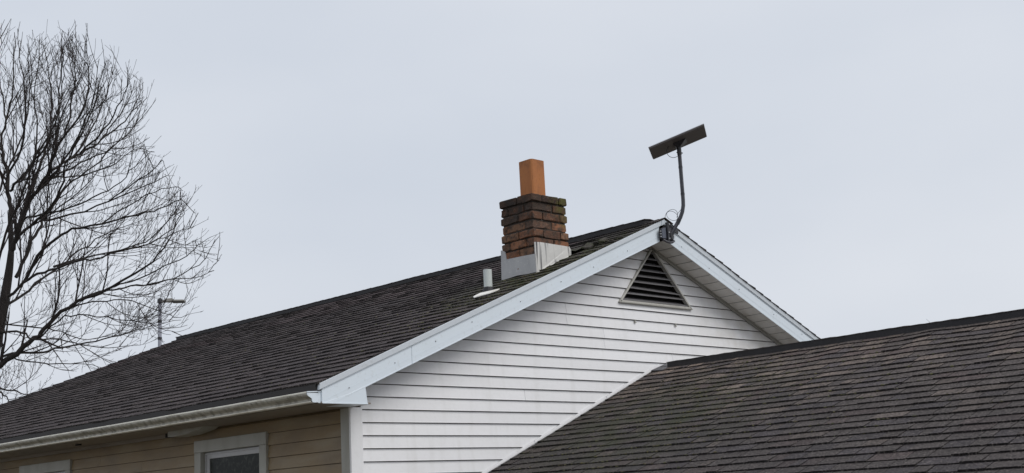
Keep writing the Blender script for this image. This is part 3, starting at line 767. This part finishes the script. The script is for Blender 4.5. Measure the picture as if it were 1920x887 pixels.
# end flashing flap at the ridge against the wall
b = MB(); b.hexa([(3.60, -.19, zg(3.60)+.014), (3.83, -.19, zg(GX)+.016), (3.83, -.03, zg(GX)+.018), (3.62, -.03, zg(3.62)+.018), (3.60, -.19, zg(3.60)+.022), (3.83, -.19, zg(GX)+.024), (3.83, -.03, zg(GX)+.028), (3.62, -.03, zg(3.62)+.028)])
b.build('ridge_flashing', M_steel, gar, bevel=.003)
# wall trim along the roof line, in lengths
xs = [.30, 1.976, 2.955, 3.76]
for a, c in zip(xs, xs[1:]):
    b = MB()
    z_ = lambda x, d: GS*(x-1.333)-.448+d
    e = .003
    def lay(y0, y1, d0, d1):
        b.hexa([(a+e, y0, z_(a+e, d0)), (c-e, y0, z_(c-e, d0)), (c-e, y1, z_(c-e, d0)), (a+e, y1, z_(a+e, d0)), (a+e, y0, z_(a+e, d1)), (c-e, y0, z_(c-e, d1)), (c-e, y1, z_(c-e, d1)), (a+e, y1, z_(a+e, d1))])
    lay(-.028, -.018, .014, .029); lay(-.023, -.018, .0295, .042)
    b.tint((1, 1, 1)); b.build('wall_trim', M_sidew, gar)

# thin bent wire sticking up behind the garage ridge
wx, wy, wz = 3.93, -2.86, zg(3.93)
b = MB(); b.tube([(wx, wy, wz-.0), (wx-.003, wy, wz+.07), (wx-.004, wy+.004, wz+.10), (wx-.010, wy+.016, wz+.132), (wx-.022, wy+.034, wz+.156)], [.0019, .0018, .0018, .0016, .0012], 5)
o = b.build('wire', M_wire, org=(wx, wy, wz)); o['label'] = 'thin bent grey wire sticking up behind the garage ridge'; o['category'] = 'wire'

# ================================================================== SATELLITE DISH
dsh = thing('satellite_dish', 'flat grey rectangular antenna panel on a curved pole bolted to the gable peak', 'satellite dish', (3.70, -.28, 1.80))
path = [(3.859, -.40, 2.70), (3.859, -.40, 2.45), (3.859, -.40, 2.20), (3.857, -.398, 2.14), (3.847, -.390, 2.08), (3.828, -.374, 2.02), (3.802, -.352, 1.965), (3.775, -.330, 1.91), (3.752, -.312, 1.86), (3.738, -.302, 1.82)]
b = MB(); b.tube(path, .0195, 14); pole = b.build('pole', M_steel, dsh, smooth=False)
for i_, (p, q) in enumerate(((Vector((3.859, -.40, 2.52)), .021), (Vector((3.859, -.40, 2.245)), .021), (Vector((3.859, -.40, 2.66)), .0225))):
    b = MB(); b.tube([p, p+Vector((0, 0, .022 if i_ < 2 else .05))], q, 14); b.build('band', M_dblack, pole)
b = MB(); b.tube([(3.818, -.366, 2.0), (3.800, -.350, 1.955)], .0215, 12); b.build('band', M_dblack, pole)
# cable run down the pole
b = MB(); b.tube([(3.838, -.412, 2.66), (3.840, -.418, 2.5), (3.843, -.420, 2.3), (3.842, -.418, 2.18), (3.832, -.41, 2.08), (3.805, -.385, 1.98), (3.765, -.35, 1.90), (3.735, -.32, 1.84)], .0055, 6); b.build('cable', M_cable, dsh)
L_ = CR*.92+CU*.39-CF*.115; L_.normalize()
S_ = CR*.079-CU*.088+CF*.365; S_ = (S_ - L_*S_.dot(L_)).normalized()
Nn = L_.cross(S_).normalized()
if Nn.z < 0: Nn = -Nn
pc = CC + ray(1270, 264.5)*((3.859*0+1)*12.75)
pc = Vector((3.853, -.400, 2.792))
def pp(a, c, n): return pc + L_*a + S_*c + Nn*n
b = MB(); hl, hs = .297, .1915
b.hexa([pp(-hl+.006, -hs+.006, -.010), pp(hl-.006, -hs+.006, -.010), pp(hl-.006, hs-.006, -.010), pp(-hl+.006, hs-.006, -.010), pp(-hl, -hs, .008), pp(hl, -hs, .008), pp(hl, hs, .008), pp(-hl, hs, .008)])
pan = b.build('panel', M_panel, dsh, bevel=.003)
b = MB(); b.hexa([pp(-hl+.001, -hs+.001, .0085), pp(hl-.001, -hs+.001, .0085), pp(hl-.001, hs-.001, .0085), pp(-hl+.001, hs-.001, .0085), pp(-hl+.004, -hs+.004, .015), pp(hl-.004, -hs+.004, .015), pp(hl-.004, hs-.004, .015), pp(-hl+.004, hs-.004, .015)])
b.build('panel_face', M_panelw, pan)
b = MB(); ptop = Vector((3.859, -.40, 2.735))
e1, e2 = Vector((1, 0, 0)), Vector((0, 1, 0))
b.hexa([ptop+L_*-.022+S_*-.03, ptop+L_*.022+S_*-.03, ptop+L_*.022+S_*.03, ptop+L_*-.022+S_*.03,
        pp(-.055, -.06, -.011), pp(.085, -.06, -.011), pp(.085, .09, -.011), pp(-.055, .09, -.011)])
b.build('mount_wedge', M_dblack, dsh, bevel=.003)
b = MB(); b.tube([(3.859, -.40, 2.672), (3.859, -.40, 2.742)], .0225, 12); b.build('mount_socket', M_dblack, dsh)
b = MB(); b.box((3.828, -.412, 2.678), (3.9, -.388, 2.687)); b.build('clamp_ear', M_dblack, dsh)
# loops of cable
cR = CR
def loop(c, rr, a0, a1, tilt=0):
    u = Vector((cR.x, cR.y, 0)).normalized(); v = Vector((0, 0, 1))
    return [c + u*rr*math.cos(math.radians(a)) + v*rr*math.sin(math.radians(a)) + Vector((0, tilt*math.sin(math.radians(a)), 0)) for a in range(a0, a1+1, 15)]
b = MB(); b.tube(loop(Vector((3.859, -.40, 2.70))-Vector((cR.x, cR.y, 0))*.060, .066, 85, 325), .0028, 6); b.build('cable_loop', M_cable, dsh)
b = MB(); b.tube(loop(Vector((3.755, -.33, 2.035)), .052, -200, 160, .02), .0024, 6); b.tube(loop(Vector((3.748, -.325, 2.035)), .061, -20, 200, -.02), .0022, 6)
b.tube([(3.79, -.36, 2.02), (3.80, -.37, 2.06), (3.83, -.39, 2.10)], .0024, 6); b.build('cable_loop', M_cable, dsh)
# bracket on both rake faces at the peak
def fplate(mtl, name, pts, y0, th, **kw):
    b = MB(); b.prism([(p[0], y0, p[1]) for p in pts], (0, -th, 0)); return b.build(name, mtl, dsh, bevel=.002, **kw)
base = fplate(M_dblack, 'bracket_base', [(3.585, 1.805), (3.62, 1.786), (3.70, 1.775), (3.775, 1.785), (3.80, 1.83), (3.80, 1.90), (3.76, 1.945), (3.72, 1.945), (3.585, 1.885)], -.283, .010)
fplate(M_plate, 'bracket_plate', [(3.607, 1.800), (3.668, 1.800), (3.668, 1.912), (3.607, 1.890)], -.294, .014)
fplate(M_steel, 'bracket_plate', [(3.706, 1.800), (3.775, 1.808), (3.778, 1.905), (3.706, 1.915)], -.294, .022)
fplate(M_dblack, 'bracket_web', [(3.674, 1.775), (3.700, 1.775), (3.702, 1.965), (3.680, 1.965)], -.294, .03)
fplate(M_dblack, 'bracket_web', [(3.70, 1.925), (3.80, 1.88), (3.86, 1.865), (3.865, 1.90), (3.79, 1.935), (3.70, 1.965)], -.294, .012)
b = MB(); b.tube([(3.62, -.30, 1.788), (3.66, -.315, 1.766), (3.70, -.32, 1.760), (3.74, -.32, 1.768), (3.775, -.312, 1.785)], .012, 8); b.build('bracket_foot', M_steel, dsh)
b = MB(); b.tube([(3.735, -.300, 1.86), (3.742, -.306, 1.80), (3.76, -.31, 1.775)], [.026, .022, .016], 10); b.build('pole_foot', M_dblack, dsh)
b = MB(); pts = [(3.73+.018*math.cos(math.radians(a))-.005, -.318, 1.857+.036*math.sin(math.radians(a))) for a in range(90, 271, 20)]; b.tube(pts, .0035, 6); b.build('slot', M_dblack, dsh)
for (x, z, y) in ((3.596, 1.868, -.294), (3.596, 1.842, -.294), (3.596, 1.815, -.294), (3.688, 1.862, -.325), (3.688, 1.80, -.325), (3.765, 1.885, -.317), (3.765, 1.835, -.317), (3.70, 1.945, -.325)):
    b = MB(); b.tube([(x, y+.001, z), (x, y-.008, z)], .0065, 6); b.build('bolt', M_bolt, dsh)

# ================================================================== STREET LAMP
D = 35
pt = CC + ray(300, 563)*D
lampo = thing('street_lamp', 'grey street lamp rising behind the far end of the house roof', 'street lamp', (pt.x, pt.y, GZ))
b = MB(); b.tube([(pt.x, pt.y, GZ), (pt.x, pt.y, GZ+3), (pt.x, pt.y, pt.z-.04)], [.08, .065, .045], 12); b.build('pole', M_lamp, lampo, smooth=True)
for zz in (.55, 1.0): b = MB(); b.tube([(pt.x, pt.y, pt.z-zz), (pt.x, pt.y, pt.z-zz-.06)], .058, 12); b.build('band', M_dblack, lampo)
b = MB(); b.tube([(pt.x, pt.y, pt.z-.07), (pt.x, pt.y, pt.z+.02), (pt.x, pt.y, pt.z+.06)], [.075, .07, .03], 10); b.build('pole_cap', M_dblack, lampo)
ax = Vector((CR.x, CR.y, 0)).normalized(); ay = Vector((-ax.y, ax.x, 0)); az = Vector((0, 0, 1))
def lp(a, c, n): return Vector((pt.x, pt.y, pt.z)) + ax*a + ay*c + az*n
b = MB(); b.hexa([lp(.05, -.09, -.055), lp(.36, -.12, -.065), lp(.36, .12, -.065), lp(.05, .09, -.055), lp(.16, -.06, .03), lp(.34, -.10, .03), lp(.34, .10, .03), lp(.16, .06, .03)])
b.hexa([lp(.30, -.13, -.060), lp(.665, -.12, -.075), lp(.665, .12, -.075), lp(.30, .13, -.060), lp(.30, -.12, -.010), lp(.665, -.11, -.028), lp(.665, .11, -.028), lp(.30, .12, -.010)])
b.build('lamp_head', M_lhead, lampo, bevel=.012)
b = MB(); b.hexa([lp(.34, -.10, -.086), lp(.64, -.10, -.094), lp(.64, .10, -.094), lp(.34, .10, -.086), lp(.34, -.10, -.066), lp(.64, -.10, -.076), lp(.64, .10, -.076), lp(.34, .10, -.066)]); b.build('lens', M_dblack, lampo)
b = MB(); b.tube([lp(.0, 0, -.02), lp(.1, 0, -.02)], .03, 8); b.tube([lp(.03, 0, .03), lp(.03, 0, .13)], .006, 5); b.build('arm', M_dblack, lampo)

# ================================================================== TREE
TD = 22.0
Fh = Vector((CF.x, CF.y, 0)).normalized(); ORGT = CC + Fh*TD; AX = Vector((Fh.y, -Fh.x, 0))
def tp(px, py, dep=0):                  # a point on the vertical plane through the tree
    d = ray(px, py); t = (TD+dep) / d.dot(Fh); return CC + d*t
def uz(p): q = p - ORGT; return q.dot(AX), p.z
env_px = [(-90, 60), (-30, 45), (12, 52), (32, 52), (45, 80), (75, 62), (92, 88), (118, 80), (132, 62), (160, 66), (172, 92), (196, 108), (222, 130), (242, 132), (256, 146), (270, 165), (272, 205), (258, 236), (262, 268), (286, 282), (306, 312), (322, 345),
          (344, 352), (349, 392), (370, 395), (372, 425), (356, 455), (395, 440), (412, 432), (417, 478), (400, 512), (388, 545), (378, 560), (350, 592), (354, 612), (338, 630), (290, 660), (240, 700), (0, 790), (-90, 820)]
ENV = [uz(tp(*p)) for p in env_px]
def inside(p):
    v_ = p - CC; x, y = uz(CC + v_*(TD/v_.dot(Fh))); c = False; n = len(ENV)
    for i in range(n):
        x1, y1 = ENV[i]; x2, y2 = ENV[(i+1) % n]
        if (y1 > y) != (y2 > y) and x < (x2-x1)*(y-y1)/(y2-y1)+x1: c = not c
    return c
tr = thing('bare_tree', 'large leafless tree with dark upswept branches left of the house', 'tree', tuple(tp(-75, 1170)[:2]) + (GZ,))
PXM = TD*1.0/FPX                       # metres per photo pixel at the tree
trunk_px = [(-78, 1215), (-62, 1050), (-48, 900), (-34, 780), (-22, 700), (-8, 640), (3, 590), (12, 540), (18, 500), (21, 470)]
limbs = [  # px polyline, width in px at start and end, depth drift
 ([(21, 470), (20, 429), (20, 389), (16, 362), (12, 320), (5, 289), (2, 262), (12, 225), (22, 180), (26, 130), (28, 70)], 11, 1.8, .6),
 ([(21, 470), (30, 448), (43, 413), (57, 375), (76, 348), (92, 324), (97, 302), (116, 262), (128, 235), (136, 180), (141, 130), (143, 80)], 11, 1.8, -.8),
 ([(60, 372), (65, 343), (78, 302), (89, 267), (94, 240), (98, 200), (95, 150), (86, 105), (80, 80)], 7, 1.5, .9),
 ([(19, 358), (30, 340), (54, 318), (76, 289), (89, 270), (110, 235), (125, 190), (150, 150), (160, 100)], 5.5, 1.5, -1.4),
 ([(90, 326), (110, 310), (130, 300), (162, 280), (189, 262), (203, 243), (225, 215), (245, 175), (253, 150)], 6, 1.5, 1.0),
 ([(68, 358), (100, 335), (140, 330), (190, 318), (225, 300), (255, 280), (290, 285)], 4, 1.3, 1.8),
 ([(46, 410), (81, 402), (130, 389), (176, 370), (216, 348), (243, 321), (275, 292)], 4.5, 1.3, -1.6),
 ([(38, 440), (70, 413), (89, 394), (114, 356), (124, 308), (150, 260), (175, 200), (190, 150), (196, 115)], 6, 1.5, -1.9),
 ([(81, 413), (135, 402), (203, 378), (260, 353), (300, 335), (318, 325)], 4.5, 1.3, .8),
 ([(30, 520), (49, 480), (65, 440), (81, 413), (100, 385), (125, 350), (160, 322), (200, 290), (238, 240), (265, 190)], 7.5, 1.5, 1.3),
 ([(45, 529), (70, 480), (108, 446), (135, 429), (190, 420), (260, 402), (300, 390), (340, 375), (366, 400)], 6.5, 1.4, -1.2),
 ([(100, 500), (140, 488), (176, 480), (260, 462), (310, 440), (340, 410), (347, 385)], 4.5, 1.3, 1.5),
 ([(-20, 700), (0, 687), (45, 650), (72, 630), (90, 610), (131, 574), (175, 552), (212, 538), (270, 502), (306, 466), (325, 430), (342, 392)], 12, 1.5, -.5),
 ([(16, 555), (45, 529), (72, 515), (104, 502), (149, 488), (180, 486), (216, 470), (270, 452), (305, 425), (325, 395)], 6, 1.4, -1.8),
 ([(131, 574), (160, 556), (200, 545), (247, 536), (279, 534), (326, 521), (374, 495), (400, 458), (412, 435)], 4.5, 1.2, .9),
 ([(247, 536), (279, 532), (330, 524), (377, 516), (403, 497), (416, 477)], 2.6, 1, .2),
 ([(115, 583), (160, 568), (200, 564), (247, 566), (295, 583), (330, 594), (352, 590)], 3.2, 1, -.9),
 ([(-15, 690), (0, 671), (25, 663), (82, 659), (115, 651), (163, 643), (211, 631), (255, 619), (290, 608), (340, 600)], 6, 1.2, 1.2),
 ([(-15, 640), (0, 623), (44, 624), (63, 634), (115, 638), (153, 646), (201, 651), (250, 648)], 5, 1.2, -1.1),
 ([(-12, 625), (0, 608), (77, 613), (115, 623), (163, 635), (215, 628), (270, 618)], 3.6, 1.1, 1.8),
 ([(20, 668), (71, 681), (134, 680), (172, 686), (200, 690)], 3, 1, .5),
 ([(-25, 720), (0, 730), (40, 736), (60, 742)], 5, 1.5, 1.5),
 ([(0, 735), (12, 745), (22, 757)], 3.5, 2, 1.2),
 ([(8, 575), (40, 555), (80, 520), (110, 500), (150, 470), (195, 440), (230, 425), (280, 410)], 6, 1.3, 2.0),
 ([(-60, 900), (-60, 700), (-50, 500), (-40, 350), (-25, 220), (-12, 120), (-5, 60)], 11, 1.6, .4),
 ([(-30, 480), (-15, 400), (8, 330), (35, 270), (52, 210), (58, 150), (55, 90)], 6, 1.5, 1.5),
 ([(-35, 560), (-10, 520), (10, 440), (45, 360), (70, 290), (105, 220), (112, 150), (118, 95)], 6, 1.5, -2.2),
 ([(72, 636), (110, 600), (150, 590), (200, 596), (263, 602), (310, 618), (335, 622)], 3.4, 1, -.3),
]
limbs += [
 ([(12, 225), (4, 180), (-2, 130), (2, 90), (14, 60)], 3.5, 1.3, .9),
 ([(14, 330), (38, 280), (48, 225), (46, 160), (38, 110), (34, 62)], 5, 1.4, -.9),
 ([(40, 340), (62, 300), (70, 245), (64, 180), (70, 120), (74, 72)], 4.5, 1.3, .5),
 ([(97, 300), (108, 250), (112, 195), (120, 140), (116, 90)], 4, 1.3, .3),
 ([(116, 262), (150, 215), (168, 165), (166, 115), (160, 76)], 4.5, 1.3, -.4),
 ([(130, 300), (165, 255), (185, 210), (205, 165), (212, 122)], 4.5, 1.3, 1.4),
 ([(150, 288), (195, 245), (222, 200), (238, 165), (243, 138)], 4, 1.3, -1.0),
 ([(189, 262), (225, 235), (250, 205), (264, 172), (268, 155)], 3.5, 1.2, .4),
 ([(76, 348), (120, 300), (148, 255), (170, 205), (182, 160), (186, 110)], 5, 1.3, -1.3),
 ([(100, 335), (150, 305), (195, 285), (235, 255), (262, 215), (270, 190)], 4, 1.2, .7),
 ([(203, 378), (250, 345), (285, 320), (305, 300), (310, 315)], 3, 1.2, -.5),
 ([(190, 420), (240, 385), (290, 360), (325, 350), (343, 358)], 3, 1.2, .6),
 ([(212, 538), (262, 520), (310, 500), (350, 480), (372, 462), (396, 444)], 3.2, 1.1, -.8),
 ([(180, 486), (225, 470), (280, 455), (325, 438), (362, 425)], 3.4, 1.2, .3),
]
tr_r = random.Random(19)
def smooth(pts, n=3):
    """Catmull-Rom"""
    out_ = []
    for i in range(len(pts)-1):
        p0 = pts[max(i-1, 0)]; p1 = pts[i]; p2 = pts[i+1]; p3 = pts[min(i+2, len(pts)-1)]
        for k in range(n):
            t = k/n; t2 = t*t; t3 = t2*t
            out_.append(.5*((2*p1)+(p2-p0)*t+(2*p0-5*p1+4*p2-p3)*t2+(3*p1-p0-3*p2+p3)*t3))
    out_.append(pts[-1]); return out_
tk = MB(); tpts = smooth([tp(*p) for p in trunk_px], 3)
nT = len(tpts); tk.tube(tpts, [.17*(1-i/(nT-1))+.050*(i/(nT-1)) + (.05*max(0, 1-i/3)) for i in range(nT)], 12)
tk.build('trunk', M_bark, tr, smooth=True)
crown = MB(); stat = [0]; TCEN = tp(-20, 460)
def grow(p, d, L, r, lev, mb):
    """a curving shoot, bending upwards, with side shoots"""
    n = max(3, int(L/.10)) if lev < 3 else 3
    st = L/n; pts = [p.copy()]; rad = [r]; dirs = [d.copy()]
    grav = tr_r.uniform(.04, .16) if lev < 2 else tr_r.uniform(.03, .20)
    tol = tr_r.choice((-.1, 0, .1, .3, .55))*tr_r.uniform(.3, 1); cut = tr_r.uniform(.65, 1)
    for i in range(n):
        d = d + Vector((tr_r.uniform(-1, 1), tr_r.uniform(-1, 1), tr_r.uniform(-1, 1)))*(.085 if lev < 3 else .16) + Vector((0, 0, grav*(.4+i/n)))
        d.normalize(); p = p + d*st
        if not inside(p + (TCEN-p).normalized()*tol): break
        pts.append(p.copy()); rad.append(max(r*(1-.6*(i+1)/n), .0031)); dirs.append(d.copy())
    if len(pts) < 2: return
    mb.tube(pts, rad, 4 if r > .006 else 3, cap=False); stat[0] += 1
    if lev >= 4: return
    m = len(pts); sp = {1: .18, 2: .15, 3: .15}[lev]
    s = sp * (1.2 if lev < 3 else .8); tot = st*(m-1)
    while s < tot:
        i = min(int(s/st), m-2); f = s/st-i; q = pts[i].lerp(pts[i+1], f); dd = dirs[i]
        ax_ = dd.cross(Vector((tr_r.uniform(-1, 1), tr_r.uniform(-1, 1), tr_r.uniform(-1, 1)))).normalized()
        ang = math.radians(tr_r.uniform(20, 46) if lev < 3 else tr_r.uniform(28, 62))
        nd = (dd*math.cos(ang) + ax_*math.sin(ang)); nd.z += .16; nd.z = max(nd.z, dd.z-.30); nd.normalize()
        rem = 1 - s/tot
        nl_ = {1: .80, 2: .45, 3: .12}[lev] * tr_r.uniform(.45, 1.15) * (.45+.75*rem)
        grow(q, nd, nl_, max(rad[i]*.58, .0040), lev+1, mb)
        s += sp*tr_r.uniform(.6, 1.5)
for li, (pl, w0, w1, dr) in enumerate(limbs):
    n = len(pl); dist0 = 0 if li < 2 else dr*.15
    P3 = [tp(q[0], q[1], dist0 + dr*(i/(n-1))*1.0) for i, q in enumerate(pl)]
    P3 = smooth(P3, 3)
    # kinks
    for i in range(1, len(P3)-1): P3[i] = P3[i] + Vector((tr_r.uniform(-1, 1), tr_r.uniform(-1, 1), tr_r.uniform(-1, 1)))*.022
    m = len(P3); rad = [max(.5*PXM*(w0*(1-i/(m-1))**1.1 + w1*.8*(i/(m-1))), .004) for i in range(m)]
    lb = MB(); lb.tube(P3, rad, 7, cap=False); lb.build('limb', M_bark, tr, smooth=True)
    tot = sum((P3[i+1]-P3[i]).length for i in range(m-1)); acc = 0; nxt = .25
    for i in range(m-1):
        sg = (P3[i+1]-P3[i]); L0 = sg.length; dd = sg.normalized()
        while acc + L0 > nxt:
            f = (nxt-acc)/L0; q = P3[i].lerp(P3[i+1], f); fr = nxt/tot
            ax_ = dd.cross(Vector((tr_r.uniform(-1, 1), tr_r.uniform(-1, 1), tr_r.uniform(-1, 1)))).normalized()
            ang = math.radians(tr_r.uniform(20, 58)); nd = dd*math.cos(ang)+ax_*math.sin(ang); nd.z += .15; nd.normalize()
            L1 = tr_r.uniform(.5, 1.6) * (1.05-.6*fr)
            grow(q, nd, L1, min(max(rad[i]*.6, .0075), .024), 1 if w0 > 3 else 2, crown)
            nxt += tr_r.uniform(.24, .52)
        acc += L0
    # the tip carries on as twigs
    grow(P3[-1], (P3[-1]-P3[-2]).normalized(), .5, rad[-1], 2, crown)
crown.build('twigs', M_twig, tr, kind='stuff')
print('twigs', stat[0], 'faces', len(crown.f), 'objects', len(bpy.data.objects))
